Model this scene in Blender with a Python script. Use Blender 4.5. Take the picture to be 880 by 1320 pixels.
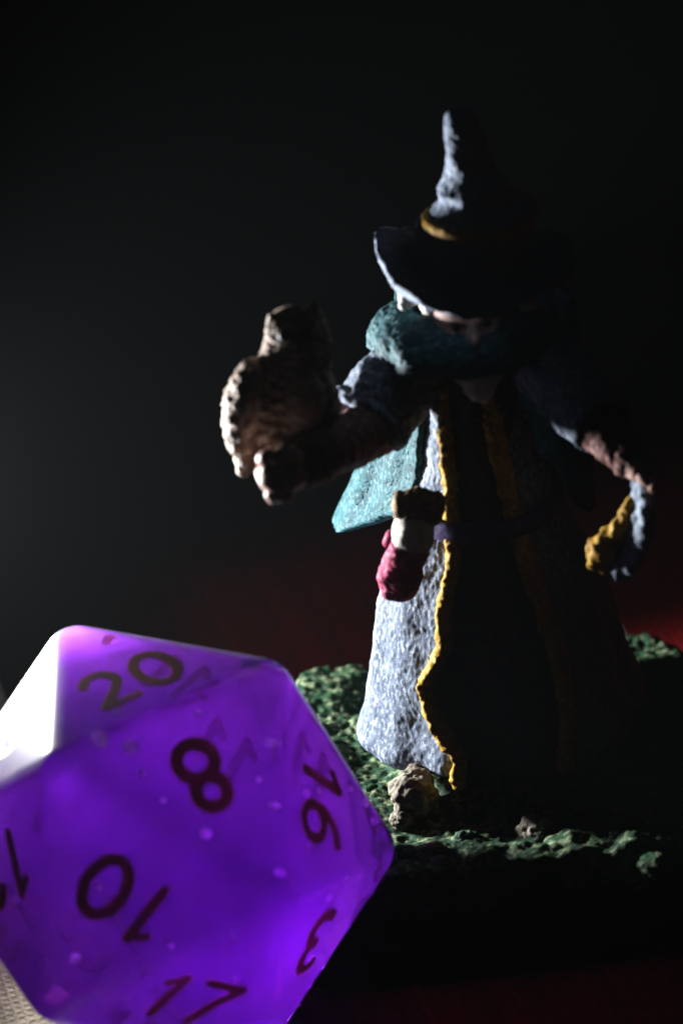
import bpy, bmesh, math, random, itertools
import numpy as np
from mathutils import Vector, Matrix, noise

MM = 0.001
random.seed(4)
scene = bpy.context.scene
for o in list(bpy.data.objects):
    bpy.data.objects.remove(o)

# ---------------------------------------------------------------- camera
# world: millimetres from the middle of the figurine's base, X right, Y away from the camera, Z up
CAM = Vector((-7.02558587, -147.73352664, 102.61953091))
UP_CAM = np.array([-0.12103177, 0.86879415, 0.48015417])          # world up seen in camera axes
_f = np.array([0, 0, -1.0]); _y = _f - UP_CAM * (_f @ UP_CAM); _y /= np.linalg.norm(_y)
_x = np.cross(_y, UP_CAM)
W2C = np.array([_x, _y, UP_CAM])                                   # rows: world axes in camera axes
FPX = 4140.0
cam_data = bpy.data.cameras.new("camera")
cam = bpy.data.objects.new("camera", cam_data)
scene.collection.objects.link(cam)
cam_data.sensor_fit = 'VERTICAL'
cam_data.sensor_height = 36.0
cam_data.lens = 36.0 * FPX / 1320.0
m = Matrix([list(r) for r in W2C]).to_4x4()
m.translation = CAM * MM
cam.matrix_world = m
cam_data.clip_start = 0.005
cam_data.clip_end = 20.0
cam_data.dof.use_dof = True
cam_data.dof.focus_distance = 0.1725
cam_data.dof.aperture_fstop = 112.9 / 3.3
scene.camera = cam

# ---------------------------------------------------------------- world, lamp, exposure
world = bpy.data.worlds.new("World"); scene.world = world
world.use_nodes = True
bg = world.node_tree.nodes["Background"]
bg.inputs[0].default_value = (0.75, 0.9, 1.0, 1)
bg.inputs[1].default_value = 0.003

LAMP = Vector((-37.0, 16.8, 19.5))
LAMP_AIM = Vector((-5.0, -9.0, 24.5))
ld = bpy.data.lights.new("torch_light", 'SPOT')
ld.energy = 0.85
ld.color = (0.97, 0.98, 1.0)
ld.shadow_soft_size = 2.6 * MM
ld.spot_size = math.radians(104)
ld.spot_blend = 0.6
lamp = bpy.data.objects.new("torch_light", ld)
scene.collection.objects.link(lamp)
lamp.location = LAMP * MM
lamp.rotation_euler = (LAMP_AIM - LAMP).to_track_quat('-Z', 'Y').to_euler()

vs = scene.view_settings
vs.view_transform = 'Standard'; vs.look = 'None'; vs.exposure = 0.0; vs.gamma = 1.0
vs.use_curve_mapping = False
cy = scene.cycles
cy.max_bounces = 24; cy.transmission_bounces = 16; cy.glossy_bounces = 8
cy.diffuse_bounces = 3; cy.volume_bounces = 8; cy.transparent_max_bounces = 12
cy.caustics_reflective = True; cy.caustics_refractive = True
cy.sample_clamp_indirect = 0.0
cy.blur_glossy = 0.3
cy.use_denoising = True
cy.use_adaptive_sampling = False

# ---------------------------------------------------------------- helpers
YS = 1.6      # the figure stands a little behind the middle of its base
def P(px, py, y=0.0):
    """point of the vertical plane Y=y that the photograph shows at px,py (880x1320)"""
    r = W2C @ np.array([(px - 440) / FPX, -(py - 660) / FPX, -1.0])
    t = (y + YS - CAM.y) / r[1]
    return np.array(CAM) + r * t - np.array([0, YS, 0])

def PZ(px, py, z):
    r = W2C @ np.array([(px - 440) / FPX, -(py - 660) / FPX, -1.0])
    return np.array(CAM) + r * ((z - CAM.z) / r[2])

def link(o, parent=None):
    scene.collection.objects.link(o)
    if parent is not None:
        o.parent = parent
    return o

def empty(name, loc):
    o = bpy.data.objects.new(name, None)
    o.empty_display_size = 0.002
    scene.collection.objects.link(o)
    o.location = Vector(loc) * MM
    return o

def mesh_obj(name, verts, faces, mat, parent=None, smooth=True):
    """verts in world millimetres"""
    org = np.zeros(3) if parent is None else ORG[parent.name]
    me = bpy.data.meshes.new(name)
    v = (np.asarray(verts, float) - org) * MM
    me.from_pydata(v.tolist(), [], [tuple(int(i) for i in f) for f in faces])
    me.validate()
    bm = bmesh.new(); bm.from_mesh(me)
    bmesh.ops.recalc_face_normals(bm, faces=bm.faces)
    bm.to_mesh(me); bm.free()
    if smooth:
        me.polygons.foreach_set('use_smooth', [True] * len(me.polygons))
    if mat: me.materials.append(mat)
    o = bpy.data.objects.new(name, me)
    link(o, parent)
    if parent is not None:
        ORG[o.name] = org
    return o
ORG = {}

def tag(o, label=None, cat=None, group=None, kind=None):
    if label: o['label'] = label
    if cat: o['category'] = cat
    if group: o['group'] = group
    if kind: o['kind'] = kind
    return o

def nz(p, s, seed=0.0):
    return noise.noise(Vector((p[0] * s + seed * 7.13, p[1] * s + seed * 3.7, p[2] * s - seed * 5.1)))

def catmull(pts, n):
    pts = np.asarray(pts, float)
    if len(pts) < 3:
        t = np.linspace(0, 1, n)[:, None]
        return pts[0] * (1 - t) + pts[-1] * t
    ext = np.vstack([2 * pts[0] - pts[1], pts, 2 * pts[-1] - pts[-2]])
    out = []
    for q in np.linspace(0, len(pts) - 1 - 1e-9, n):
        i = int(q); t = q - i
        p0, p1, p2, p3 = ext[i:i + 4]
        out.append(0.5 * (2 * p1 + (p2 - p0) * t + (2 * p0 - 5 * p1 + 4 * p2 - p3) * t * t + (3 * p1 - p0 - 3 * p2 + p3) * t ** 3))
    return np.array(out)

def grid_faces(nr, nc, wrap=True, off=0):
    f = []
    for i in range(nr - 1):
        for j in range(nc if wrap else nc - 1):
            k = (j + 1) % nc
            f.append((off + i * nc + j, off + i * nc + k, off + (i + 1) * nc + k, off + (i + 1) * nc + j))
    return f

def tube(name, pts, radii, mat, parent, n=36, rings=40, amp=0.08, freq=1.6, seed=0, cap=True, flat=None,
         side=(0, 0, 1), fine=0.035, ffreq=5.0, shape=None, inner=None):
    """swept, rounded, slightly lumpy body. radii: a number or (across, other) per point"""
    sp = catmull(pts, rings)
    rr = np.array([(r, r) if np.isscalar(r) else r for r in radii], float)
    rr = np.maximum(catmull(np.c_[rr, np.zeros(len(rr))], rings)[:, :2], 0.02)
    tan = np.gradient(sp, axis=0); tan /= np.linalg.norm(tan, axis=1)[:, None]
    a = np.cross(tan[0], side); a = a / (np.linalg.norm(a) + 1e-9)
    verts = []; frames = []
    for i in range(rings):
        a = a - tan[i] * (a @ tan[i]); a /= np.linalg.norm(a)
        frames.append((a.copy(), np.cross(tan[i], a)))
    def ring(c, t, fr, r0, r1, k):
        for j in range(n):
            an = 2 * math.pi * j / n
            d = fr[0] * math.cos(an) * r0 + fr[1] * math.sin(an) * r1
            if shape: d = d * shape(k, an)
            verts.append(c + d)
    rows = 0
    if cap:
        for q in (0.0, 0.35, 0.65, 0.87):
            sc = math.sin(math.acos(1 - q)) if q else 0.03
            ring(sp[0] - tan[0] * min(rr[0]) * (1 - q) * 0.9, tan[0], frames[0], rr[0][0] * sc, rr[0][1] * sc, 0.0); rows += 1
    for i in range(rings):
        ring(sp[i], tan[i], frames[i], rr[i][0], rr[i][1], i / (rings - 1)); rows += 1
    if cap:
        for q in (0.87, 0.65, 0.35, 0.0):
            sc = math.sin(math.acos(1 - q)) if q else 0.03
            ring(sp[-1] + tan[-1] * min(rr[-1]) * (1 - q) * 0.9, tan[-1], frames[-1], rr[-1][0] * sc, rr[-1][1] * sc, 1.0); rows += 1
    elif inner:
        # open end: lip, then the inner wall back down the sleeve
        for (back, sc) in ((-0.12, 0.96), (-0.12, 0.88), (0.05, 0.80), (inner * 0.5, 0.74), (inner, 0.6), (inner + 0.2, 0.03)):
            ring(sp[-1] - tan[-1] * back, tan[-1], frames[-1], rr[-1][0] * sc, rr[-1][1] * sc, 1.0); rows += 1
    v = np.array(verts)
    if amp or fine:
        cen = np.repeat(np.array([v[i * n:(i + 1) * n].mean(0) for i in range(rows)]), n, axis=0)
        d = v - cen; L = np.linalg.norm(d, axis=1)[:, None] + 1e-6
        dn = np.array([amp * nz(p, freq, seed) + fine * nz(p, ffreq, seed + 3) for p in v])[:, None]
        v = v + d / L * dn * np.minimum(1, L / 0.5)
    f = grid_faces(rows, n)
    f.append(tuple(range(n))); f.append(tuple(range((rows - 1) * n, rows * n)))
    return mesh_obj(name, v, f, mat, parent)

# ---------------------------------------------------------------- materials
def nodes_of(name):
    mt = bpy.data.materials.new(name); mt.use_nodes = True
    nt = mt.node_tree
    return mt, nt, nt.nodes, nt.links, nt.nodes['Principled BSDF']

def paint(name, dark, mid, light, scale=900, rough=0.75, bump=0.6, bscale=3200, dist=0.12, spec=0.35, stretch=(1, 1, 1), coarse=0.5):
    """brushed miniature paint: blotchy colour with paler dry-brushed grain over a pitted casting"""
    dark, mid, light = [tuple(c * 0.42 for c in q) for q in (dark, mid, light)]
    mt, nt, N, L, b = nodes_of(name)
    tc = N.new('ShaderNodeTexCoord'); mp = N.new('ShaderNodeMapping'); mp.inputs['Scale'].default_value = stretch
    L.new(tc.outputs['Object'], mp.inputs[0])
    n1 = N.new('ShaderNodeTexNoise'); n1.inputs['Scale'].default_value = scale; n1.inputs['Detail'].default_value = 4
    n2 = N.new('ShaderNodeTexNoise'); n2.inputs['Scale'].default_value = bscale; n2.inputs['Detail'].default_value = 4; n2.inputs['Roughness'].default_value = 0.65
    n3 = N.new('ShaderNodeTexVoronoi'); n3.inputs['Scale'].default_value = bscale * 0.8; n3.feature = 'SMOOTH_F1'
    for q in (n1, n2, n3): L.new(mp.outputs[0], q.inputs['Vector'])
    r1 = N.new('ShaderNodeValToRGB')
    r1.color_ramp.elements[0].position = 0.36; r1.color_ramp.elements[0].color = (*dark, 1)
    r1.color_ramp.elements[1].position = 0.62; r1.color_ramp.elements[1].color = (*mid, 1)
    L.new(n1.outputs['Fac'], r1.inputs[0])
    r2 = N.new('ShaderNodeValToRGB')
    r2.color_ramp.elements[0].position = 0.5; r2.color_ramp.elements[0].color = (0, 0, 0, 1)
    r2.color_ramp.elements[1].position = 0.68; r2.color_ramp.elements[1].color = (1, 1, 1, 1)
    L.new(n2.outputs['Fac'], r2.inputs[0])
    mx = N.new('ShaderNodeMix'); mx.data_type = 'RGBA'
    L.new(r2.outputs[0], mx.inputs[0]); L.new(r1.outputs[0], mx.inputs[6]); mx.inputs[7].default_value = (*light, 1)
    L.new(mx.outputs[2], b.inputs['Base Color'])
    ad = N.new('ShaderNodeMath'); ad.operation = 'MULTIPLY_ADD'; ad.inputs[1].default_value = coarse
    L.new(n3.outputs['Distance'], ad.inputs[0]); L.new(n2.outputs['Fac'], ad.inputs[2])
    bp = N.new('ShaderNodeBump'); bp.inputs['Strength'].default_value = bump * 0.7; bp.inputs['Distance'].default_value = dist * 0.4 * MM
    L.new(ad.outputs[0], bp.inputs['Height']); L.new(bp.outputs[0], b.inputs['Normal'])
    b.inputs['Roughness'].default_value = rough
    b.inputs['Specular IOR Level'].default_value = spec * 0.2
    return mt

M = {}
M['grey'] = paint('grey_blue_paint', (0.08, 0.105, 0.155), (0.18, 0.225, 0.30), (0.46, 0.52, 0.60), bump=0.9, dist=0.18, bscale=3600, stretch=(1.3, 1.3, 0.8))
M['hat'] = paint('slate_hat_paint', (0.10, 0.135, 0.20), (0.19, 0.24, 0.33), (0.42, 0.48, 0.58), bump=0.8, dist=0.18)
M['teal'] = paint('teal_paint', (0.006, 0.040, 0.050), (0.013, 0.082, 0.098), (0.09, 0.20, 0.22), bump=0.8, dist=0.16, bscale=3600)
M['gold'] = paint('gold_trim_paint', (0.26, 0.13, 0.012), (0.48, 0.27, 0.02), (0.75, 0.52, 0.12), bump=0.7, dist=0.15, rough=0.6, spec=0.2)
M['tunic'] = paint('dark_tunic_paint', (0.035, 0.035, 0.05), (0.06, 0.06, 0.08), (0.12, 0.12, 0.15), bump=0.6)
M['leather'] = paint('red_brown_leather_paint', (0.10, 0.035, 0.03), (0.19, 0.075, 0.06), (0.42, 0.25, 0.22), bump=0.8, dist=0.16)
M['skin'] = paint('flesh_paint', (0.38, 0.20, 0.15), (0.58, 0.36, 0.29), (0.8, 0.62, 0.56), bump=0.5, dist=0.1, rough=0.55)
M['feather'] = paint('brown_feather_paint', (0.18, 0.115, 0.08), (0.46, 0.345, 0.26), (0.9, 0.79, 0.67), bump=1.0, dist=0.3, bscale=1900, coarse=1.0)
M['breast'] = paint('cream_breast_paint', (0.30, 0.24, 0.18), (0.48, 0.40, 0.32), (0.66, 0.60, 0.50), bump=0.9, dist=0.2, bscale=2200)
M['brown'] = paint('brown_pouch_paint', (0.09, 0.05, 0.02), (0.22, 0.13, 0.05), (0.46, 0.34, 0.18), bump=0.8, dist=0.16)
M['cream'] = paint('ivory_paint', (0.55, 0.50, 0.42), (0.68, 0.64, 0.56), (0.82, 0.80, 0.74), bump=0.4, dist=0.1)
M['crimson'] = paint('crimson_paint', (0.28, 0.015, 0.06), (0.46, 0.03, 0.11), (0.72, 0.25, 0.38), bump=0.6, dist=0.13)
M['violet'] = paint('violet_sash_paint', (0.03, 0.02, 0.07), (0.05, 0.035, 0.12), (0.1, 0.08, 0.2), bump=0.5)
M['hair'] = paint('white_hair_paint', (0.55, 0.53, 0.48), (0.72, 0.70, 0.65), (0.88, 0.86, 0.82), bump=0.8, dist=0.16, stretch=(2, 2, 0.5))
M['black'] = paint('black_paint', (0.012, 0.011, 0.010), (0.022, 0.02, 0.018), (0.04, 0.038, 0.034), bump=0.35, rough=0.6)
M['plinth'] = paint('dark_brown_base_paint', (0.018, 0.014, 0.010), (0.035, 0.026, 0.018), (0.06, 0.05, 0.035), bump=0.4, rough=0.65)
M['grass'] = paint('green_ground_paint', (0.006, 0.026, 0.012), (0.015, 0.060, 0.026), (0.29, 0.35, 0.19), scale=700, bump=1.0, dist=0.3, bscale=1900, coarse=0.8)
M['rock'] = paint('tan_rock_paint', (0.09, 0.078, 0.055), (0.22, 0.19, 0.14), (0.5, 0.46, 0.37), bump=1.0, dist=0.26, bscale=2000)

def cloth_material():
    mt, nt, N, L, b = nodes_of('striped_woven_cloth')
    tc = N.new('ShaderNodeTexCoord')
    # turned so that u runs across the stripes
    a = PZ(560, 1300, 0); c = PZ(330, 870, 0)
    d = c - a; ang = math.atan2(d[1], d[0]) - math.pi / 2
    mp = N.new('ShaderNodeMapping'); mp.vector_type = 'TEXTURE'
    mp.inputs['Location'].default_value = (a[0] * MM, a[1] * MM, 0)
    mp.inputs['Rotation'].default_value = (0, 0, ang)
    L.new(tc.outputs['Object'], mp.inputs[0])
    sx = N.new('ShaderNodeSeparateXYZ'); L.new(mp.outputs[0], sx.inputs[0])
    rmp = N.new('ShaderNodeMapRange'); rmp.inputs['From Min'].default_value = -0.03; rmp.inputs['From Max'].default_value = 0.06
    L.new(sx.outputs[0], rmp.inputs[0])
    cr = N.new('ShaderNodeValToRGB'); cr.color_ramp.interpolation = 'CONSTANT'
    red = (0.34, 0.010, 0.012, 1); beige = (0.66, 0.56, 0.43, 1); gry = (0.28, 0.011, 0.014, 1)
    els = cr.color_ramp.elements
    unlit_coal = (0.014, 0.014, 0.013, 1)  # dark tone put in for unlit cloth and to cut bounced light
    els[0].position = 0.0; els[0].color = unlit_coal
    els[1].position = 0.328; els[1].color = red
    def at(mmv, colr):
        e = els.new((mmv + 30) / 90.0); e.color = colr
    at(-24, beige); at(-15, unlit_coal)
    for q in range(9): at(-8 + q * .95, tuple(unlit_coal[c] + (red[c] - unlit_coal[c]) * (q / 9) ** 1.6 for c in range(3)) + (1,))  # painted fade of the red to the left, as if leaving the beam
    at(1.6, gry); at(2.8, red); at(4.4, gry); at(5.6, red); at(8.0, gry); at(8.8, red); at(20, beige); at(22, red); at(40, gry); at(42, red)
    L.new(rmp.outputs[0], cr.inputs[0])
    # painted falloff: the red darkens towards the back like cloth outside the beam
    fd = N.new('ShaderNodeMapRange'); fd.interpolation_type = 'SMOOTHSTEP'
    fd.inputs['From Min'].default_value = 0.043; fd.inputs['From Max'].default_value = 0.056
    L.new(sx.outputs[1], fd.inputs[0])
    back_falloff = N.new('ShaderNodeMix'); back_falloff.data_type = 'RGBA'
    L.new(fd.outputs[0], back_falloff.inputs[0]); L.new(cr.outputs[0], back_falloff.inputs[6]); back_falloff.inputs[7].default_value = unlit_coal
    # weave
    def wave(axis):
        w = N.new('ShaderNodeTexWave'); w.bands_direction = axis; w.wave_profile = 'SIN'
        w.inputs['Scale'].default_value = 620; w.inputs['Distortion'].default_value = 2.5; w.inputs['Detail'].default_value = 2
        w.inputs['Detail Scale'].default_value = 0.4
        L.new(mp.outputs[0], w.inputs[0]); return w
    wx, wy = wave('X'), wave('Y')
    mul = N.new('ShaderNodeMath'); mul.operation = 'MAXIMUM'
    L.new(wx.outputs['Fac'], mul.inputs[0]); L.new(wy.outputs['Fac'], mul.inputs[1])
    nn = N.new('ShaderNodeTexNoise'); nn.inputs['Scale'].default_value = 2600; nn.inputs['Detail'].default_value = 3
    L.new(mp.outputs[0], nn.inputs['Vector'])
    tint = N.new('ShaderNodeMix'); tint.data_type = 'RGBA'; tint.blend_type = 'MULTIPLY'; tint.inputs[0].default_value = 0.75
    gr = N.new('ShaderNodeValToRGB'); gr.color_ramp.elements[0].position = 0.3; gr.color_ramp.elements[0].color = (0.45, 0.42, 0.4, 1)
    gr.color_ramp.elements[1].position = 0.7; gr.color_ramp.elements[1].color = (1, 1, 1, 1)
    L.new(nn.outputs['Fac'], gr.inputs[0])
    L.new(back_falloff.outputs[2], tint.inputs[6]); L.new(gr.outputs[0], tint.inputs[7])
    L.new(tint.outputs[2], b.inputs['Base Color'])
    su = N.new('ShaderNodeMath'); su.operation = 'MULTIPLY_ADD'; su.inputs[1].default_value = 0.6
    L.new(nn.outputs['Fac'], su.inputs[0]); L.new(mul.outputs[0], su.inputs[2])
    bp = N.new('ShaderNodeBump'); bp.inputs['Strength'].default_value = 0.7; bp.inputs['Distance'].default_value = 0.12 * MM
    L.new(su.outputs[0], bp.inputs['Height']); L.new(bp.outputs[0], b.inputs['Normal'])
    b.inputs['Roughness'].default_value = 0.95; b.inputs['Specular IOR Level'].default_value = 0.1
    return mt

def die_material():
    mt, nt, N, L, b = nodes_of('purple_translucent_resin')
    N.remove(b)
    out = N['Material Output']
    rf = N.new('ShaderNodeBsdfRefraction'); rf.inputs['IOR'].default_value = 1.46; rf.inputs['Roughness'].default_value = 0.07
    rf.inputs['Color'].default_value = (0.97, 0.94, 1.0, 1)
    go = N.new('ShaderNodeBsdfGlossy'); go.inputs['Roughness'].default_value = 0.2
    fr = N.new('ShaderNodeFresnel'); fr.inputs['IOR'].default_value = 1.46
    gl = N.new('ShaderNodeMixShader'); L.new(fr.outputs[0], gl.inputs[0]); L.new(rf.outputs[0], gl.inputs[1]); L.new(go.outputs[0], gl.inputs[2])
    df = N.new('ShaderNodeBsdfDiffuse'); df.inputs['Color'].default_value = (0.75, 0.68, 0.85, 1)
    # fine scuffs on the tumbled faces
    tc = N.new('ShaderNodeTexCoord'); ns = N.new('ShaderNodeTexNoise'); ns.inputs['Scale'].default_value = 900; ns.inputs['Detail'].default_value = 6
    L.new(tc.outputs['Object'], ns.inputs['Vector'])
    mr = N.new('ShaderNodeMapRange'); mr.inputs['From Min'].default_value = 0.3; mr.inputs['From Max'].default_value = 0.8
    mr.inputs['To Min'].default_value = 0.08; mr.inputs['To Max'].default_value = 0.24
    L.new(ns.outputs['Fac'], mr.inputs[0])
    tl = N.new('ShaderNodeBsdfTranslucent'); tl.inputs['Color'].default_value = (0.8, 0.7, 0.95, 1)
    dt = N.new('ShaderNodeMixShader'); dt.inputs[0].default_value = 0.75; L.new(df.outputs[0], dt.inputs[1]); L.new(tl.outputs[0], dt.inputs[2])
    ms = N.new('ShaderNodeMixShader'); L.new(mr.outputs[0], ms.inputs[0])
    L.new(gl.outputs[0], ms.inputs[1]); L.new(dt.outputs[0], ms.inputs[2])
    L.new(ms.outputs[0], out.inputs['Surface'])
    ab = N.new('ShaderNodeVolumeAbsorption'); ab.inputs['Color'].default_value = (0.635, 0.19, 0.795, 1); ab.inputs['Density'].default_value = 370
    sc = N.new('ShaderNodeVolumeScatter'); sc.inputs['Color'].default_value = (0.70, 0.46, 0.88, 1); sc.inputs['Density'].default_value = 34
    sc.inputs['Anisotropy'].default_value = 0.8
    av = N.new('ShaderNodeAddShader'); L.new(ab.outputs[0], av.inputs[0]); L.new(sc.outputs[0], av.inputs[1])
    L.new(av.outputs[0], out.inputs['Volume'])
    return mt

def plain(name, col, rough=0.5):
    mt, nt, N, L, b = nodes_of(name)
    ns = N.new('ShaderNodeTexNoise'); ns.inputs['Scale'].default_value = 2500; ns.inputs['Detail'].default_value = 3
    tc = N.new('ShaderNodeTexCoord'); L.new(tc.outputs['Object'], ns.inputs['Vector'])
    cr = N.new('ShaderNodeValToRGB')
    cr.color_ramp.elements[0].position = 0.3; cr.color_ramp.elements[0].color = (*[c * 0.7 for c in col], 1)
    cr.color_ramp.elements[1].position = 0.7; cr.color_ramp.elements[1].color = (*col, 1)
    L.new(ns.outputs['Fac'], cr.inputs[0]); L.new(cr.outputs[0], b.inputs['Base Color'])
    b.inputs['Roughness'].default_value = rough
    return mt

# ---------------------------------------------------------------- the cloth they stand on
def build_cloth():
    nx, ny = 300, 300
    xs = np.sign(np.linspace(-1, 1, nx)) * np.abs(np.linspace(-1, 1, nx)) ** 2.0 * 300 - 5
    ys = np.sign(np.linspace(-1, 1, ny)) * np.abs(np.linspace(-1, 1, ny)) ** 2.0 * 300 + 5
    v = []
    for y in ys:
        for x in xs:
            far = max(0.0, math.hypot(x, y) - 30)
            z = 0.12 * nz((x, y, 0), 0.12, 1) + min(far, 60) * 0.02 * nz((x, y, 0), 0.03, 2) - 0.16
            v.append((x, y, min(z, -0.02) if far < 8 else z))
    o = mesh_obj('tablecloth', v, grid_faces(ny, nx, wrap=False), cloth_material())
    tag(o, kind='structure')
build_cloth()

# ---------------------------------------------------------------- the die
ICO = {}
def build_die():
    R = 12.5
    ph = (1 + 5 ** .5) / 2
    V = []
    for a in (-1, 1):
        for b_ in (-ph, ph):
            V += [(0, a, b_), (a, b_, 0), (b_, 0, a)]
    V = np.array(V) / math.sqrt(1 + ph * ph)
    faces = [f for f in itertools.combinations(range(12), 3)
             if all(abs(np.linalg.norm(V[i] - V[j]) - 1.0515) < .02 for i, j in itertools.combinations(f, 2))]
    Rc = np.array([[-0.8835115454916576, -0.03589761800525337, 0.46703180834338504],
                   [-0.4252386304914373, 0.4795628882351062, -0.767588133939921],
                   [-0.19641653728927783, -0.8767729450941972, -0.43896440246350066]])
    cen = np.array([-18.55745758, -10.62761825, 9.93318125])
    Vw = (W2C @ (Rc @ V.T)).T * R                               # about the die's middle
    root = empty('twenty_sided_die', (cen[0], cen[1], 0.0)); ORG[root.name] = np.array([cen[0], cen[1], 0.0])
    tag(root, 'translucent purple twenty-sided die with dark numbers, 20 face up, beside the figurine', 'die')
    # rounded solid: hull of small spheres set in from the corners
    r = 1.8
    inset = 1 - r / (R * 0.7946545)
    bm = bmesh.new()
    sph = bmesh.new(); bmesh.ops.create_icosphere(sph, subdivisions=4, radius=r)
    sv = [v.co.copy() for v in sph.verts]; sph.free()
    for p in Vw * inset:
        for s in sv:
            bm.verts.new(s + Vector(p))
    res = bmesh.ops.convex_hull(bm, input=bm.verts)
    junk = [g for g in res['geom_interior'] if isinstance(g, bmesh.types.BMVert)]
    bmesh.ops.delete(bm, geom=junk, context='VERTS')
    bmesh.ops.dissolve_limit(bm, angle_limit=math.radians(0.4), verts=bm.verts, edges=bm.edges)
    bmesh.ops.recalc_face_normals(bm, faces=bm.faces)
    for f in bm.faces: f.smooth = True
    me = bpy.data.meshes.new('die_body')
    off = cen - ORG[root.name]
    for v in bm.verts: v.co = (v.co + Vector(off)) * MM
    bm.to_mesh(me); bm.free()
    me.materials.append(die_material())
    body = bpy.data.objects.new('body', me); link(body, root)
    wn = body.modifiers.new('flat_faces', 'WEIGHTED_NORMAL'); wn.keep_sharp = False; wn.weight = 100

    # --- numbers
    ids = {'P': 0, 'V': 1, 'B': 2, 'A': 6, 'C': 8, 'W': 7, 'X': 3}
    L = [k for k in range(12) if k not in (0, 6, 7, 2, 1) and all(abs(np.linalg.norm(V[k] - V[q]) - 1.0515) < .02 for q in (0, 6, 7))][0]
    G = [k for k in range(12) if k not in (1,) and all(abs(np.linalg.norm(V[k] - V[q]) - 1.0515) < .02 for q in (2, 6)) and k != 0][0]
    ids['L'] = L; ids['G'] = G
    num = {('P', 'V', 'B'): (8, 'V'), ('P', 'B', 'A'): (20, 'A'), ('B', 'V', 'C'): (16, 'C'), ('P', 'V', 'W'): (10, 'W'),
           ('V', 'C', 'X'): (3, 'X'), ('V', 'W', 'X'): (17, 'V'), ('P', 'A', 'L'): (2, 'P'), ('P', 'L', 'W'): (12, 'W'),
           ('A', 'B', 'G'): (14, 'B'), ('B', 'C', 'G'): (6, 'G')}
    plan = []
    for ks, (n, up) in num.items():
        tri = [ids[k] for k in ks]
        plan.append((tri, n, ids[up]))
        opp = [int(np.argmin(V @ V[t])) for t in tri]
        plan.append((opp, 21 - n, int(np.argmin(V @ V[ids[up]]))))
    pm = plain('dark_gold_number_paint', (0.09, 0.062, 0.04), 0.6)
    nt = pm.node_tree; N = nt.nodes
    tl = N.new('ShaderNodeBsdfTranslucent'); tl.inputs['Color'].default_value = (0.50, 0.26, 0.20, 1)
    mx = N.new('ShaderNodeMixShader'); mx.inputs[0].default_value = 0.65
    nt.links.new(N['Principled BSDF'].outputs[0], mx.inputs[1]); nt.links.new(tl.outputs[0], mx.inputs[2])
    nt.links.new(mx.outputs[0], N['Material Output'].inputs['Surface'])
    inr = R * 0.7946545
    for tri, n, up in plan:
        c = Vw[tri].mean(0); nrm = c / np.linalg.norm(c)
        u = Vw[up] - c; u /= np.linalg.norm(u); rt = np.cross(u, nrm)
        gv, gf = number_mesh(str(n), 4.15)
        pts = [cen + nrm * (inr + z) + rt * x + u * (y) for x, y, z in gv]
        o = mesh_obj('painted_number', pts, gf, pm, root, smooth=False)
        o['label'] = 'dark painted number %d' % n
    # --- air bubbles cast into the resin
    bmt, nt, N, Lk, b = nodes_of('air_bubble_wall')
    N.remove(b); g1 = N.new('ShaderNodeBsdfGlossy'); g1.inputs['Roughness'].default_value = 0.16
    g2 = N.new('ShaderNodeBsdfDiffuse'); g2.inputs['Color'].default_value = (.95, .95, .95, 1)
    g2 = N.new('ShaderNodeBsdfTranslucent'); g2.inputs['Color'].default_value = (1, 1, 1, 1)  # white see-through colour stands in for the bubbles' glints
    g = N.new('ShaderNodeMixShader'); g.inputs[0].default_value = .93; Lk.new(g1.outputs[0], g.inputs[1]); Lk.new(g2.outputs[0], g.inputs[2])
    Lk.new(g.outputs[0], N['Material Output'].inputs['Surface'])
    bub = [(128, 960, 0.39, 1.4), (166, 968, 0.39, 1.6), (152, 924, 0.30, 1.4), (345, 962, 0.28, 1.8), (263, 1078, 0.29, 1.4), (382, 1025, 0.25, 2.1),
           (380, 1070, 0.32, 2.4), (463, 1037, 0.23, 1.4), (440, 1018, 0.21, 1.8), (25, 1160, 0.25, 1.0), (100, 1232, 0.25, 1.4), (345, 1044, 0.21, 2.1),
           (385, 1092, 0.21, 2.4), (300, 1190, 0.18, 2.8), (205, 1040, 0.16, 3.1), (475, 1060, 0.21, 1.0), (130, 1137, 0.23, 2.4), (430, 1130, 0.16, 2.8), (250, 930, 0.16, 3.5),
           (352, 1128, .24, 1.6), (405, 1020, .2, 1.2), (418, 1155, .22, 1.2), (330, 1010, .16, 2.0), (180, 1000, .16, 1.4), (300, 1255, .2, 1.4), (222, 1215, .16, 1.6)]
    cw = np.array(CAM)
    for px, py, rad, dep in bub:
        d = W2C @ np.array([(px - 440) / FPX, -(py - 660) / FPX, -1.0]); d /= np.linalg.norm(d)
        # entry into the die: largest plane parameter
        tmax = -1e9
        for f in faces:
            nn = Vw[list(f)].mean(0); nn /= np.linalg.norm(nn)
            dd = d @ nn
            if dd < -1e-6:
                tmax = max(tmax, (inr - (cw - cen) @ nn) / dd)
        p = cw + d * (tmax + dep)
        bm = bmesh.new(); bmesh.ops.create_icosphere(bm, subdivisions=3, radius=rad * MM)
        bmesh.ops.reverse_faces(bm, faces=bm.faces)
        for f in bm.faces: f.smooth = True
        me = bpy.data.meshes.new('air_bubble'); bm.to_mesh(me); bm.free(); me.materials.append(bmt)
        o = bpy.data.objects.new('air_bubble', me); link(o, root); o.location = Vector(p - ORG[root.name]) * MM
    return root

def arc(cx, cy, rx, ry, a0, a1, n=28):
    return [(cx + rx * math.cos(math.radians(a0 + (a1 - a0) * i / (n - 1))), cy + ry * math.sin(math.radians(a0 + (a1 - a0) * i / (n - 1)))) for i in range(n)]

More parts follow.
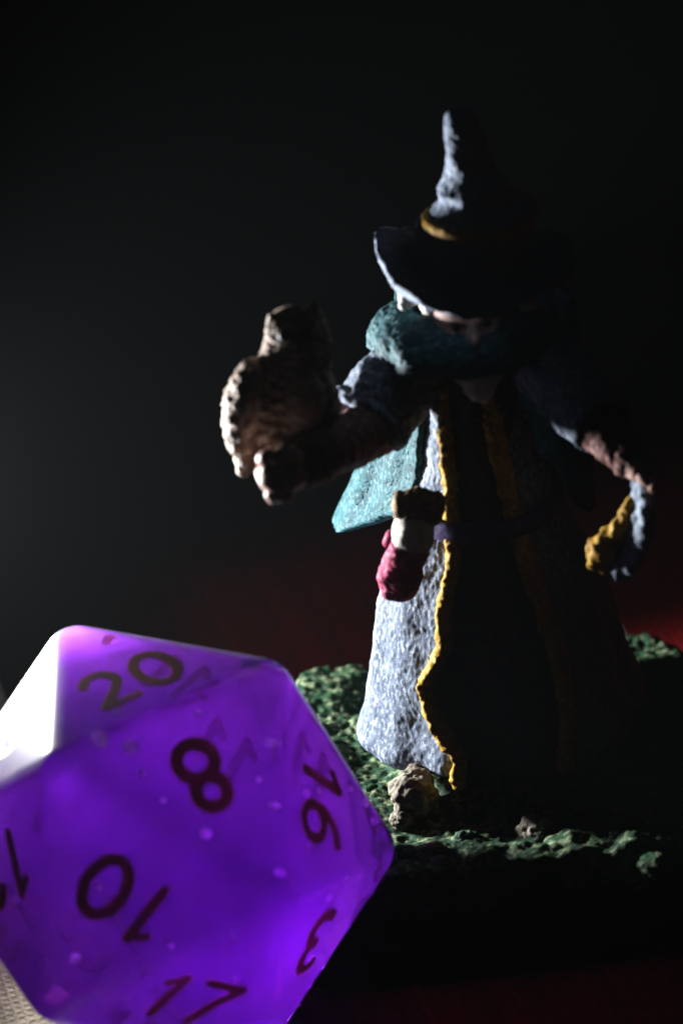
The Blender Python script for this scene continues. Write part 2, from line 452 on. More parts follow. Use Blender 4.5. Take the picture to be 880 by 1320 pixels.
# strokes in a box one unit tall: (points, half width)
DIG = {
 '0': [(arc(0, .5, .25, .40, 0, 360, 48), 0.077)],
 '1': [([(0.03, .90), (-.03, .10)], 0.066), ([(0.03, .90), (-.17, .74)], 0.049)],
 '2': [(arc(0, .66, .22, .24, 165, -20, 24) + [(.10, .42), (-.10, .22), (-.21, .11)], 0.072), ([(-.21, .10), (.27, .10)], 0.064)],
 '3': [(arc(-.02, .69, .20, .21, 140, -80, 22), 0.070), (arc(-.02, .30, .23, .21, 85, -140, 24), 0.077)],
 '4': [([(.10, .92), (-.26, .32), (.28, .32)], 0.061), ([(.10, .62), (.10, .08)], 0.072)],
 '5': [([(.22, .90), (-.14, .90), (-.18, .55)], 0.061), (arc(-.02, .34, .24, .24, 110, -145, 26), 0.074)],
 '6': [(arc(0, .32, .23, .23, 0, 360, 40), 0.070), (arc(.20, .38, .43, .50, 178, 95, 22), 0.070)],
 '7': [([(-.24, .90), (.26, .90)], 0.064), ([(.24, .88), (.05, .5), (-.08, .10)], 0.072)],
 '8': [(arc(0, .30, .23, .22, 0, 360, 40), 0.081), (arc(0, .71, .19, .19, 0, 360, 40), 0.077)],
 '9': [(arc(0, .68, .23, .23, 0, 360, 40), 0.070), (arc(-.20, .62, .43, .50, -2, -85, 22), 0.070)],
}
ADV = {'1': .50}
_cache = {}
def glyph_mesh(text):
    """outline by marching squares over the distance to the strokes: one closed slab per number"""
    if text in _cache: return _cache[text]
    strokes = []; x = 0; pos = []
    for ch in text:
        w = ADV.get(ch, .74); pos.append(x + w / 2); x += w
    for ch, c in zip(text, pos):
        for pts, hw in DIG[ch]:
            strokes.append((np.array(pts) + [c - x / 2, -.5], hw))
    if text in ('6', '9'):
        strokes.append((np.array([(-.2, -.66), (.2, -.66)]), .05))
    h = .03
    gx = np.arange(-x / 2 - .2, x / 2 + .2, h); gy = np.arange(-.85, .75, h)
    X, Y = np.meshgrid(gx, gy)
    D = np.full(X.shape, 9.0)
    for pts, hw in strokes:
        for a, b in zip(pts[:-1], pts[1:]):
            ab = b - a; l2 = ab @ ab + 1e-12
            t = np.clip(((X - a[0]) * ab[0] + (Y - a[1]) * ab[1]) / l2, 0, 1)
            D = np.minimum(D, np.hypot(X - a[0] - t * ab[0], Y - a[1] - t * ab[1]) - hw)
    D = np.where(np.abs(D) < 1e-5, 1e-5, D)
    vid = {}; V = []; polys = []; rim = []
    def vert(key, p):
        if key not in vid: vid[key] = len(V); V.append(p)
        return vid[key]
    ny, nx = D.shape
    for i in range(ny - 1):
        for j in range(nx - 1):
            cs = [(i, j), (i, j + 1), (i + 1, j + 1), (i + 1, j)]
            d = [D[c] for c in cs]
            if all(q > 0 for q in d): continue
            poly = []; cross = []
            for k in range(4):
                a, b = cs[k], cs[(k + 1) % 4]; da, db = d[k], d[(k + 1) % 4]
                if da < 0: poly.append(vert(a, (gx[a[1]], gy[a[0]])))
                if (da < 0) != (db < 0):
                    t = da / (da - db); key = (min(a, b), max(a, b))
                    w = vert(key, (gx[a[1]] + t * (gx[b[1]] - gx[a[1]]), gy[a[0]] + t * (gy[b[0]] - gy[a[0]])))
                    poly.append(w); cross.append((w, da < 0))
            if len(poly) > 2: polys.append(poly)
            if len(cross) == 2:
                rim.append((cross[0][0], cross[1][0]))
    _cache[text] = (V, polys, rim)
    return _cache[text]

def number_mesh(text, size):
    V, polys, rim = glyph_mesh(text)
    n = len(V); s = size * (0.92 if len(text) == 2 else 1.0)
    top = [(x * s, y * s, .012) for x, y in V]; bot = [(x * s, y * s, -.15) for x, y in V]
    f = [tuple(p) for p in polys] + [tuple(n + q for q in reversed(p)) for p in polys]
    f += [(a, b, n + b, n + a) for a, b in rim]
    return top + bot, f

build_die()

# ---------------------------------------------------------------- the wizard figurine
WZ = empty('wizard_figurine', (0, 0, 0)); ORG[WZ.name] = np.array([0, -YS, 0])
tag(WZ, 'painted wizard figurine in pointed hat, owl on its arm, on green rocky base', 'figurine')

def axis_x(z):
    return float(np.interp(z, [0, 6, 21, 29, 35, 43], [0.1, 0.2, 0.55, 0.55, 1.1, 1.3]))

def build_base():
    # moulded square plinth with slanted sides
    v = []; rows = []
    prof = [(12.45, 0.0), (12.6, 0.25), (12.5, 1.2), (11.9, 3.9), (11.6, 4.3), (11.0, 4.45)]
    n = 120
    for (h, z) in prof:
        for j in range(n):
            a = 2 * math.pi * (j + .5) / n
            c, s = math.cos(a), math.sin(a)
            e = 9.0                                            # superellipse: square with rounded corners
            k = (abs(c) ** e + abs(s) ** e) ** (-1 / e)
            p = np.array([h * k * c, h * k * s, z])
            v.append(p + np.array([c, s, 0]) * (0.05 * nz(p, .8, 5)) * (1 if z > 0 else 0))
    f = grid_faces(len(prof), n)
    f.append(tuple(range(n))); f.append(tuple(range((len(prof) - 1) * n, len(prof) * n)))
    mesh_obj('plinth', np.array(v) - [0, YS, 0], f, M['plinth'], WZ)
    # sculpted turf
    m_ = 170; v = []
    def height(x, y):
        q = (x, y, 0)
        r = math.hypot(x, y - YS)
        z = 5.0 + 0.40 * nz(q, .28, 3) + 0.28 * nz(q, .65, 7) + 0.22 * abs(nz(q, 1.5, 9)) + 0.14 * nz(q, 3.2, 11) + 1.1 * min(1, max(0, (-y - 6.0) / 5.5)) ** 1.3
        z += .55 * min(1, max(0, (-y - 6.0) / 3)) * nz(q, .8, 17)
        z += 1.3 * min(1, max(0, (-x - 6.5) / 4)) * min(1, max(0, (y + 5) / 4))
        z += 1.6 * math.exp(-(r / 6.0) ** 4)
        return z
    for i in range(m_):
        for j in range(m_):
            a, b = (i / (m_ - 1)) * 2 - 1, (j / (m_ - 1)) * 2 - 1
            x, y = a * 12.0, b * 12.0
            # rounded uneven rim
            e = (abs(a) ** 8 + abs(b) ** 8) ** (1 / 8)
            lim = 0.965 + 0.03 * nz((x, y, 1), .5, 2)
            z = height(x, y)
            t = max(0.0, min(1.0, (e - lim + .05) / .07))
            z = z * (1 - t * t) + 3.8 * t * t
            if e > 1: x, y = x / e, y / e
            v.append((x, y, z))
    f = grid_faces(m_, m_, wrap=False)
    mesh_obj('turf', np.array(v) - [0, YS, 0], f, M['grass'], WZ)
    return height
HEIGHT = build_base()

def rock(c, r, seed, mat='rock', sq=(1, 1, .75)):
    bm = bmesh.new(); bmesh.ops.create_icosphere(bm, subdivisions=5, radius=1)
    v = []
    for q in bm.verts:
        p = np.array(q.co)
        k = 1 + .28 * nz(p, 1.3, seed) + .14 * nz(p, 3.1, seed + 1) + .07 * nz(p, 7, seed + 2)
        v.append(c + p * np.array(sq) * r * k)
    f = [[w.index for w in g.verts] for g in bm.faces]; bm.free()
    return mesh_obj('rock', v, f, M[mat], WZ)
rock(P(534, 1024, -5.4), 1.3, 3, sq=(1.05, .9, 1.15))
rock(P(518, 1056, -6.4), .75, 8, sq=(.8, 1, .8))
for px, py, z, r, sd in [(600, 1085, 5.0, .8, 1), (690, 1070, 5.2, 1.0, 4), (760, 1050, 5.2, .9, 6), (845, 1140, 4.9, .75, 12), (470, 935, 5.2, 1.0, 15), (800, 1085, 5.0, .7, 17), (560, 1110, 4.9, .6, 21)]:
    c = PZ(px, py, z)
    rock(np.array([c[0], c[1] - YS, HEIGHT(c[0], c[1]) - .15]), r, sd, mat='grass' if sd in (1, 6, 12, 15, 17) else 'rock')

# --- dark inner robe
def build_tunic():
    zs = [4.6, 6, 9, 13, 17, 20, 22, 25, 28, 30]
    rs = [5.2, 5.3, 5.0, 4.5, 3.8, 3.1, 2.4, 2.4, 2.4, 2.1]
    nr, nc = 60, 72; v = []
    for i in range(nr):
        z = zs[0] + (zs[-1] - zs[0]) * i / (nr - 1); r = float(np.interp(z, zs, rs))
        for j in range(nc):
            a = 2 * math.pi * j / nc
            fold = 1 + .05 * math.sin(a * 9 + .6 * math.sin(z * .3)) * min(1, max(0, (22 - z) / 14))
            p = np.array([axis_x(z) + r * fold * math.sin(a), -r * fold * math.cos(a), z])
            v.append(p + np.array([math.sin(a), -math.cos(a), 0]) * .1 * nz(p, .9, 4))
    f = grid_faces(nr, nc); f.append(tuple(range(nc))); f.append(tuple(range((nr - 1) * nc, nr * nc)))
    mesh_obj('inner_robe', v, f, M['tunic'], WZ)
build_tunic()

# --- long grey coat, open at the front, gold braid down both edges
LEFT_PX = [(548, 470), (544, 530), (540, 590), (528, 640), (503, 720), (484, 765), (479, 830), (471, 890), (456, 932)]
_lz = []; _lr = []
for q in LEFT_PX:
    w = P(q[0], q[1], 0.5); _lz.append(w[2]); _lr.append(axis_x(w[2]) - w[0])
_o = np.argsort(_lz); _lz = np.array(_lz)[_o]; _lr = np.array(_lr)[_o]
def coat_r(z): return float(np.interp(z, _lz, _lr))
HEM = 7.2
# braid seen in the photograph at (px, py); its angle from the front is solved for the coat's radius
BRAID = [(578, 560), (580, 590), (583, 640), (588, 690), (588, 725), (577, 775), (580, 825), (566, 858), (550, 885), (560, 915), (578, 945), (600, 972)]
_bz = []; _ba = []
for px, py in BRAID:
    lo = None
    for k in range(400):
        a = math.radians(k * .2)                               # 0..80 degrees
        # point on the coat at angle a seen on that image row: search z
        z = None
        for _ in range(1):
            y = -1.0
            for it in range(12):
                w = P(px, py, y); r = coat_r(w[2]); y = -r * math.cos(a) * .82
            w = P(px, py, y)
        e = abs((axis_x(w[2]) - w[0]) - coat_r(w[2]) * math.sin(a))
        if lo is None or e < lo[0]: lo = (e, a, w[2])
    _ba.append(lo[1]); _bz.append(lo[2])
_o = np.argsort(_bz); _bz = np.array(_bz)[_o]; _ba = np.array(_ba)[_o]
def braid_l(z): return float(np.interp(z, _bz, _ba))
def braid_r(z): return float(np.interp(z, [7, 10, 14, 20, 26], [.30, .42, .40, .30, .28]))

def coat_point(z, a, extra=0.0):
    """a: angle from the front, positive to the figure's right-hand side (image left)"""
    fl = min(1.0, max(0.0, (20 - z) / 11))
    fold = 0.26 * fl * math.sin(a * 6 - 0.3 + .4 * math.sin(z * .35)) + .10 * fl * math.sin(a * 13 + 1.7)
    r = coat_r(z) + fold + extra - 0.12
    c = math.cos(a)
    p = np.array([axis_x(z) - r * math.sin(a), -r * c * (.82 if c > 0 else 1), z])
    return p

GR = np.array([1.0, 1.0, .7])
def build_coat():
    nr, nc = 230, 420; v = []
    ztop = 29.0
    for i in range(nr):
        s = i / (nr - 1)
        for j in range(nc):
            u = j / (nc - 1)
            z = HEM + (ztop - HEM) * s
            al, ar = braid_l(z), 2 * math.pi - braid_r(z)
            a = al + (ar - al) * u
            # hem a little uneven, lower at the back
            z2 = z + (1 - s) * (.25 * math.sin(a * 5) - .2)
            p = coat_point(z2, a)
            if s < .05:                                       # hem curls under
                k = 1 - s / .05
                p[:2] += (np.array([axis_x(z), 0]) - p[:2]) * .035 * k * k
            d = np.array([-math.sin(a), -math.cos(a), 0])
            p = p + d * (.10 * nz(p, .8, 2) + .03 * nz(p * GR, 2.6, 6) + .045 * nz(p * GR, 5.0, 8))
            v.append(p)
    o = mesh_obj('coat', v, grid_faces(nr, nc, wrap=False), M['grey'], WZ)
    so = o.modifiers.new('thickness', 'SOLIDIFY'); so.thickness = .55 * MM; so.offset = -1
    # braid: strip of small raised cords along both edges
    for side in (0, 1):
        pts = []; rad = []
        for z in np.linspace(HEM - .1, 28.2, 34):
            a = braid_l(z) + .03 if side == 0 else 2 * math.pi - braid_r(z) - .03
            pts.append(coat_point(z, a, .24)); rad.append((.36, .58))
        tube('gold_braid', pts, rad, M['gold'], WZ, n=20, rings=260, amp=.2, freq=1.5, fine=.14, ffreq=3.6, seed=side)
build_coat()

# --- belt
def ring_band(name, z, r, w, t, mat, parent, cx=None, tilt=(0, 0), seed=0):
    pts = [np.array([(axis_x(z) if cx is None else cx) + r * math.cos(a), r * math.sin(a), z + tilt[0] * r * math.cos(a) + tilt[1] * r * math.sin(a)]) for a in np.linspace(0, 2 * math.pi, 40)]
    return tube(name, pts, [(t, w)] * 40, mat, parent, n=16, rings=120, amp=.05, seed=seed, cap=False)
ring_band('belt', 20.6, 4.0, .6, .28, M['violet'], WZ)

# --- teal cloak blown out behind the figure
def build_cloak():
    rows = [  # py, front-edge px, crest px, crest depth
        (450, 560, 528, 1.5), (500, 556, 515, 2.5), (545, 552, 500, 3.4), (580, 550, 492, 4.2), (620, 548, 472, 5.2), (655, 540, 456, 6.0), (684, 520, 446, 6.4)]
    R_ = []
    for py, fx, cx, cyd in rows:
        lift = 20 * max(0, (py - 600) / 84)
        a = P(fx, py - lift, -.2); b = P((fx + cx) / 2, py + 2 - lift * .5, cyd * .45); c = P(cx, py, cyd)
        d = np.array([-1.5, 8.5 + .1 * (c[2] - 20), c[2] + .2]); e = np.array([4.5, 8.0, c[2] + .4]); g = np.array([6.2, 3.5, c[2] + .6])
        R_.append(catmull([a, b, c, c + np.array([.5, 1.4, .1]), d, e, g], 150))
    R_ = np.array(R_)
    nr = 130; v = []
    for i in range(nr):
        q = i / (nr - 1) * (len(rows) - 1); k = min(int(q), len(rows) - 2); t = q - k
        row = R_[k] * (1 - t) + R_[k + 1] * t
        for kk, p in enumerate(row):
            d = np.array([-.7, -.7, .1])
            v.append(p + d * (.13 * (i / nr) * math.sin(kk * .27 + i * .012) + .22 * nz(p, .45, 3) + .03 * nz(p, 2.2, 5) + .035 * nz(p, 4.5, 5)))
    o = mesh_obj('cloak', v, grid_faces(nr, 150, wrap=False), M['teal'], WZ)
    so = o.modifiers.new('thickness', 'SOLIDIFY'); so.thickness = .6 * MM; so.offset = 1
build_cloak()

# --- head, hair, beard
HC = P(604, 405, -1.2)
def build_head():
    bm = bmesh.new(); bmesh.ops.create_icosphere(bm, subdivisions=5, radius=1)
    v = []
    for q in bm.verts:
        p = np.array(q.co); x, y, z = p
        s = np.array([2.0, 2.3, 2.7]) * p
        if y < 0:
            s[1] -= .75 * math.exp(-((x / .16) ** 2)) * math.exp(-(((z + .12) / .24) ** 2))            # nose
            s[1] += .35 * (math.exp(-(((abs(x) - .36) / .17) ** 2)) * math.exp(-(((z - .08) / .13) ** 2)))  # eye sockets
            s[1] -= .28 * math.exp(-(((z - .26) / .1) ** 2)) * math.exp(-((x / .6) ** 2))              # brow
            s[1] -= .22 * math.exp(-(((abs(x) - .5) / .2) ** 2)) * math.exp(-(((z + .2) / .2) ** 2))     # cheek
            s[1] += .14 * math.exp(-(((z + .46) / .06) ** 2)) * math.exp(-((x / .3) ** 2))             # mouth
        s[0] *= 1 + .22 * math.exp(-(((z - .02) / .2) ** 2)) * math.exp(-(((y - .1) / .15) ** 2))        # ears
        v.append(HC + s)
    f = [[w.index for w in g.verts] for g in bm.faces]; bm.free()
    h = mesh_obj('head', v, f, M['skin'], WZ)
    for sx in (-1, 1):
        c = HC + np.array([.72 * sx, -1.72, .2])
        tube('eye', [c + np.array([-.12, 0, 0]), c + np.array([.12, 0, 0])], [.26, .26], M['black'], h, n=14, rings=6, amp=0, fine=0)
    return h
HEAD = build_head()
def strand(name, pts, rad, parent, k):
    return tube(name, pts, rad, M['hair'], parent, n=18, rings=30, amp=.16, freq=1.5, fine=.1, ffreq=3.5, seed=k)
bd = HC + np.array([0, -1.9, -1.6])
strand('beard', [bd, bd + np.array([.1, -.3, -.8]), bd + np.array([.1, -.4, -1.6]), bd + np.array([.2, -.3, -2.3])], [(1.4, .7), (1.3, .7), (.8, .5), (.25, .25)], HEAD, 1)
strand('side_hair', [P(533, 368, -.6), P(526, 381, -1.0), P(520, 394, -1.3)], [.85, .72, .3], HEAD, 4)
strand('side_hair', [P(552, 382, -1.0), P(556, 396, -1.4), P(560, 410, -1.6)], [.6, .55, .25], HEAD, 9)
strand('side_hair', [P(672, 384, -.6), P(676, 402, -1.0), P(672, 424, -1.3)], [.8, .8, .35], HEAD, 6)
strand('back_hair', [HC + np.array([0, 1.2, 1.0]), HC + np.array([0, 2.0, -1.5]), HC + np.array([.2, 2.4, -4.0])], [(1.9, 1.2), (2.2, 1.2), (1.3, .8)], HEAD, 7)

# --- hat
def build_hat():
    hat = None
    # brim and crown in one turned shape with a drooping wavy brim, spine bent toward the tip
    prof = []   # (spine t, radius) crown from tip down
    bc = P(610, 342, 0); cb = P(619, 288, 0); tip = P(591, 141, 0)
    nc = 150; v = []
    spine = catmull([cb, P(612, 250, 0), P(604, 215, 0), P(598, 178, 0), tip], 60)
    crown_l = {0: 70, .12: 63, .2: 50, .25: 45, .32: 47, .41: 37, .48: 31, .6: 28, .75: 26, .9: 22, .97: 17, 1: 10}
    ks = sorted(crown_l)
    rows = 0
    px2 = 1 / 25.8
    # underside of the brim from the middle out, over the lip, top of the brim, crown
    def brim_z(a, rr, top):
        left = math.cos(a - math.pi)
        z = bc[2] + .25 * math.sin(2 * a + .4) * (rr / 5) ** 2 + .18 * math.sin(5 * a) * (rr / 5) ** 2
        z -= .28 * (rr / 5) ** 2
        z += 1.6 * max(0, math.cos(a - 2.8)) ** 2 * max(0, (rr - 2.6) / 2.4) ** 1.5
        th = .16 + .40 * max(0, math.cos(a - 2.9))
        return z + (th if top else -th)
    for rr, top in ((2.0, 0), (3.0, 0), (3.8, 0), (4.4, 0), (4.75, 0), (4.98, .5), (5.05, .5), (4.98, .9), (4.75, 1), (4.3, 1), (3.6, 1), (3.1, 1), (2.85, 1.6), (2.72, 3.0)):
        for j in range(nc):
            a = 2 * math.pi * j / nc
            q = rr * (1 + .05 * math.sin(3 * a + 1.0))
            z0, z1 = brim_z(a, rr, 0), brim_z(a, rr, 1)
            p = np.array([bc[0] + q * math.cos(a), bc[1] + q * math.sin(a), z0 + (z1 - z0) * float(top)])
            p[2] += .1 * nz(p, .9, 2) + .06 * nz(p, 2.5, 3)
            p[:2] += np.array([math.cos(a), math.sin(a)]) * (.22 * nz(p, 1.1, 9) + .1 * nz(p, 3.2, 11))
            v.append(p)
        rows += 1
    for i in range(60):
        t = i / 59; r = float(np.interp(t, ks, [crown_l[k] for k in ks])) * px2
        c = spine[i]
        wr = 1
        for j in range(nc):
            a = 2 * math.pi * j / nc
            p = np.array([c[0] + r * wr * math.cos(a), c[1] + r * wr * math.sin(a), c[2]])
            d = np.array([math.cos(a), math.sin(a), 0])
            v.append(p + d * (.20 * nz(p, .8, 5) + .07 * nz(p, 2.4, 6) + .06 * nz(p, 4.5, 6)) * min(1, r))
        rows += 1
    f = grid_faces(rows, nc); f.append(tuple(range(nc))); f.append(tuple(range((rows - 1) * nc, rows * nc)))
    hat = mesh_obj('hat', v, f, M['hat'], WZ)
    pts = [np.array([cb[0] + 2.72 * math.cos(a), cb[1] + 2.72 * math.sin(a), cb[2] + .42 + .12 * math.sin(a * 2)]) for a in np.linspace(0, 2 * math.pi, 40)]
    tube('hat_band', pts, [(.28, .38)] * 40, M['gold'], hat, n=16, rings=120, amp=.07, cap=False)
    return hat
build_hat()

# --- teal mantle over the shoulders
MZ_T = 32.2; MZ_F = P(612, 492, -5.0)[2]; MZ_S = P(492, 455, 0)[2]
def build_mantle():
    nr, nc = 90, 260; v = []
    for i in range(nr):
        s = i / (nr - 1)
        for j in range(nc):
            a = 2 * math.pi * j / nc                          # 0 = front, positive = image left
            ca, sa = math.cos(a), math.sin(a)
            rx = 2.7 + 1.9 * math.sin(min(1, s * 1.25) * math.pi / 2) + .35 * s
            ry = 2.6 + 1.7 * math.sin(min(1, s * 1.2) * math.pi / 2) + .5 * s
            drop = MZ_T - .8 - (MZ_S + (MZ_F - MZ_S) * max(0, ca) ** 2 - .6 * max(0, -ca))
            z = MZ_T - .8 * s - drop * s ** 1.8
            fold = .16 * math.sin(a * 6 + 1.0 + 2 * s) * s + .14 * math.sin(a * 11) * s
            p = np.array([.55 - (rx + fold) * sa, .2 - (ry + fold) * ca, z])
            d = np.array([-sa, -ca, .4])
            v.append(p + d * (.14 * nz(p, .9, 8) + .07 * nz(p, 2.6, 5) + .06 * nz(p, 4.5, 6)))
    o = mesh_obj('mantle', v, grid_faces(nr, nc), M['teal'], WZ)
    so = o.modifiers.new('thickness', 'SOLIDIFY'); so.thickness = .5 * MM; so.offset = -1
build_mantle()

# --- image-left arm: wide grey sleeve, leather forearm, fist, owl
sl = tube('sleeve', [P(548, 455, -.2), P(520, 484, -.7), P(496, 514, -1.3), P(476, 540, -1.9)],
          [(1.9, 1.9), (2.0, 2.1), (2.1, 2.2), (2.15, 2.2)], M['grey'], WZ, n=90, rings=80, amp=.2, freq=.8, fine=.1, ffreq=3.0, cap=False, inner=2.4, seed=4)
def build_cuff():
    c0, c1 = P(484, 530, -1.7), P(471, 546, -2.1)
    tube('cuff', [c0, (c0 + c1) / 2, c1], [(2.3, 2.02), (2.55, 2.25), (2.4, 2.1)], M['grey'], WZ, n=90, rings=24, amp=.14, freq=1.2, fine=.08, ffreq=3.2, cap=False, inner=1.2, seed=5)
build_cuff()
tube('forearm', [P(500, 540, -1.6), P(455, 566, -4.4), P(415, 584, -7.8), P(382, 600, -8.8)], [1.5, 1.45, 1.3, 1.1], M['leather'], WZ, n=60, rings=70, amp=.14, freq=1.3, fine=.1, ffreq=3.2, seed=6)
tube('glove_cuff', [P(404, 590, -8.1), P(388, 598, -8.6)], [1.45, 1.3], M['brown'], WZ, n=48, rings=14, amp=.1, seed=9)
def build_fist():
    palm = tube('hand', [P(384, 600, -8.7), P(368, 608, -9.2), P(352, 616, -9.6)], [(1.0, 1.0), (1.25, 1.0), (1.1, .85)], M['skin'], WZ, n=40, rings=26, amp=.08, seed=2)
    for k, (py, ln) in enumerate(((590, 1.0), (606, 1.1), (622, 1.05), (637, .85))):
        a = P(366 - (2 - abs(k - 1.5)) * 2 + k * 2, py + 1, -10.0); b = P(345 + k * 2.5, py - 1, -10.0); c = P(340 + k * 4, py + 4, -9.4); d = P(348 + k * 3, py + 6, -8.7)
        tube('finger', [a, b, c, d], [.36, .38, .36, .30], M['skin'], palm, n=16, rings=20, amp=.05, seed=k)
    tube('thumb', [P(382, 590, -9.5), P(368, 585, -10.2), P(354, 590, -10.4)], [.42, .42, .33], M['skin'], palm, n=16, rings=16, amp=.05, seed=7)
build_fist()

def scales(rows, cols, h):
    def f(k, an):
        ph = an / (2 * math.pi) * cols + .5 * (int(k * rows + 5) % 2)
        q = (k * rows + .45 * abs(math.sin(math.pi * ph))) % 1.0
        return 1 + h * (q - .5)
    return f

def build_owl():
    Y = -5.2
    spine = [P(362, 585, Y), P(362, 560, Y), P(366, 530, Y), P(373, 500, Y), P(380, 470, Y), P(383, 445, Y), P(383, 424, Y)]
    rad = [(1.75, 1.5), (2.35, 2.0), (2.5, 2.2), (2.3, 2.2), (1.85, 1.9), (1.68, 1.7), (1.5, 1.4)]
    # feather scales pressed into the body
    nr, nc = 120, 120
    body = tube('owl', spine, rad, M['feather'], WZ, n=nc, rings=nr, amp=.12, freq=.9, fine=.06, ffreq=2.6, seed=12, side=(0, 1, 0), shape=scales(13, 22, .10))
    w = tube('wing', [P(330, 480, Y - .3), P(318, 515, Y - .4), P(313, 555, Y - .2), P(318, 592, Y + .2)], [(.8, 1.2), (1.05, 1.8), (.95, 1.7), (.4, .8)], M['feather'], body, n=60, rings=70, amp=.14, freq=1.2, fine=.08, ffreq=2.6, seed=14, side=(0, 1, 0), shape=scales(8, 11, .17))
    tube('wing', [P(416, 482, Y - .2), P(422, 520, Y - .4), P(418, 560, Y), P(405, 588, Y + .5)], [(.5, 1.0), (.6, 1.5), (.6, 1.3), (.3, .7)], M['feather'], body, n=50, rings=60, amp=.12, freq=1.2, fine=.08, ffreq=2.6, seed=15, side=(0, 1, 0), shape=scales(8, 11, .17))
    tube('breast', [P(385, 480, Y - 1.2), P(384, 515, Y - 1.5), P(376, 550, Y - 1.3)], [(1.0, .8), (1.5, .95), (1.1, .8)], M['breast'], body, n=50, rings=40, amp=.1, fine=.12, ffreq=3, seed=16)
    tube('tail', [P(326, 575, Y + .5), P(318, 597, Y), P(314, 606, Y)], [(.7, .9), (.62, .7), (.4, .4)], M['feather'], body, n=30, rings=24, amp=.1, fine=.1, ffreq=3, seed=18)
    for (x0, y0, x1, y1) in ((356, 420, 350, 408), (402, 412, 407, 393)):
        tube('ear_tuft', [P(x0, y0, Y), P((x0 + x1) / 2, (y0 + y1) / 2, Y), P(x1, y1, Y)], [.62, .45, .2], M['feather'], body, n=20, rings=16, amp=.08, seed=int(x0))
    for px in (368, 397):
        tube('eye', [P(px - 3, 432, Y - 1.62), P(px + 3, 432, Y - 1.62)], [.34, .34], M['black'], body, n=16, rings=8, amp=0, fine=0)
    tube('beak', [P(383, 440, Y - 1.5), P(383, 447, Y - 1.75), P(383, 453, Y - 1.7)], [.26, .2, .06], M['brown'], body, n=14, rings=12, amp=.02)
    for px in (352, 384):
        tube('foot', [P(px, 588, Y), P(px - 4, 604, Y - 1.2), P(px - 6, 606, Y - 2.2)], [.55, .45, .2], M['brown'], body, n=16, rings=16, amp=.06)
build_owl()

# --- image-right arm
tube('sleeve', [P(690, 455, -.6), P(720, 486, -2.4), P(750, 520, -4.6), P(776, 548, -6.4)], [(1.9, 1.8), (1.9, 1.8), (1.8, 1.7), (1.7, 1.6)], M['grey'], WZ, n=80, rings=70, amp=.2, freq=.8, fine=.1, ffreq=3, cap=False, inner=2.0, seed=24)
tube('forearm', [P(752, 528, -4.8), P(782, 560, -6.8), P(812, 590, -8.2)], [1.35, 1.25, 1.05], M['leather'], WZ, n=60, rings=60, amp=.14, freq=1.3, fine=.1, ffreq=3.2, seed=26)
def build_hand_r():
    palm = tube('hand', [P(812, 588, -8.2), P(826, 598, -8.5), P(838, 606, -8.8)], [(.95, .9), (1.1, .85), (.9, .7)], M['skin'], WZ, n=36, rings=20, amp=.08, seed=32)
    for k in range(4):
        a = P(836 + k * 3, 596 + k * 5, -9.0 - .1 * k); b = P(848 + k * 1, 606 + k * 6, -9.4); c = P(844 - k, 617 + k * 4, -9.8)
        tube('finger', [a, b, c], [.36, .36, .28], M['skin'], palm, n=14, rings=16, amp=.04, seed=k + 40)
    tube('thumb', [P(822, 602, -8.8), P(828, 614, -9.4), P(838, 622, -9.6)], [.4, .38, .3], M['skin'], palm, n=14, rings=14, amp=.04, seed=47)
build_hand_r()
tube('hanging_sleeve', [P(830, 618, -7.8), P(828, 650, -7.6), P(818, 685, -7.2), P(798, 722, -6.8)], [(.5, 1.1), (.6, 1.5), (.8, 1.8), (.7, 1.6)], M['grey'], WZ, n=70, rings=70, amp=.2, fine=.14, ffreq=2.6, seed=50, side=(0, 1, 0))
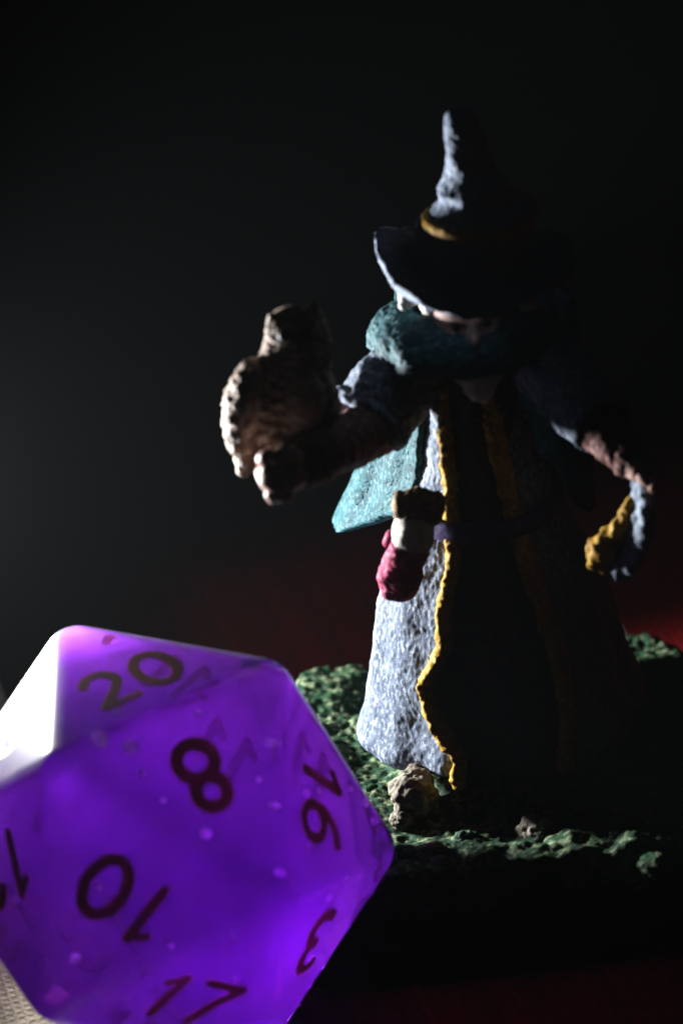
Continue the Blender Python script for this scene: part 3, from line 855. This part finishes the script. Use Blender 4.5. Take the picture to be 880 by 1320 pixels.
tube('gold_braid', [P(816, 642, -7.8), P(808, 668, -7.8), P(788, 694, -7.6), P(774, 712, -7.4), P(772, 728, -7.2)], [(.2, .3), (.32, .5), (.55, .7), (.7, .8), (.5, .6)], M['gold'], WZ, n=30, rings=60, amp=.2, freq=1.6, fine=.14, ffreq=3.2, seed=51)

# --- pouch at the hip
def build_pouch():
    Y = -4.6
    bag = tube('pouch', [P(532, 694, Y), P(524, 715, Y - .2), P(517, 738, Y - .3), P(514, 754, Y - .2)], [(1.0, .95), (1.05, 1.0), (1.15, 1.0), (1.1, .95)], M['crimson'], WZ, n=50, rings=50, amp=.16, freq=1.2, fine=.08, seed=60, side=(0, 1, 0))
    tube('neck_band', [P(534, 668, Y), P(533, 682, Y), P(531, 697, Y - .1)], [(1.05, 1.0), (1.1, 1.05), (1.08, 1.05)], M['cream'], bag, n=50, rings=24, amp=.08, seed=61, side=(0, 1, 0))
    tube('flap', [P(518, 653, Y), P(538, 654, Y - .2), P(560, 656, Y - .1)], [(.65, .9), (.72, 1.1), (.65, 1.0)], M['brown'], bag, n=40, rings=40, amp=.14, freq=1.5, fine=.1, seed=62)
    tube('tassel', [P(504, 690, Y + .2), P(500, 700, Y + .2)], [.3, .3], M['crimson'], bag, n=14, rings=10, amp=.06)
build_pouch()

# ---------------------------------------------------------------- added haze, stands in for the lens glare on the torch side
def build_glare_haze():
    x, y0, y1, z0, z1 = 320, -320, 330, -6, 115
    v = [(-x, y0, z0), (x, y0, z0), (x, y1, z0), (-x, y1, z0), (-x, y0, z1), (x, y0, z1), (x, y1, z1), (-x, y1, z1)]
    f = [(0, 1, 2, 3), (4, 5, 6, 7), (0, 1, 5, 4), (1, 2, 6, 5), (2, 3, 7, 6), (3, 0, 4, 7)]
    mt, nt, N, L, b = nodes_of('thin_glare_haze'); N.remove(b)
    pv = N.new('ShaderNodeVolumePrincipled'); pv.inputs['Color'].default_value = (0.9, 0.97, 1.0, 1); pv.inputs['Density'].default_value = 0.026
    L.new(pv.outputs[0], N['Material Output'].inputs['Volume'])
    o = mesh_obj('glare_haze', v, f, mt, smooth=False)
    tag(o, kind='stuff')
build_glare_haze()
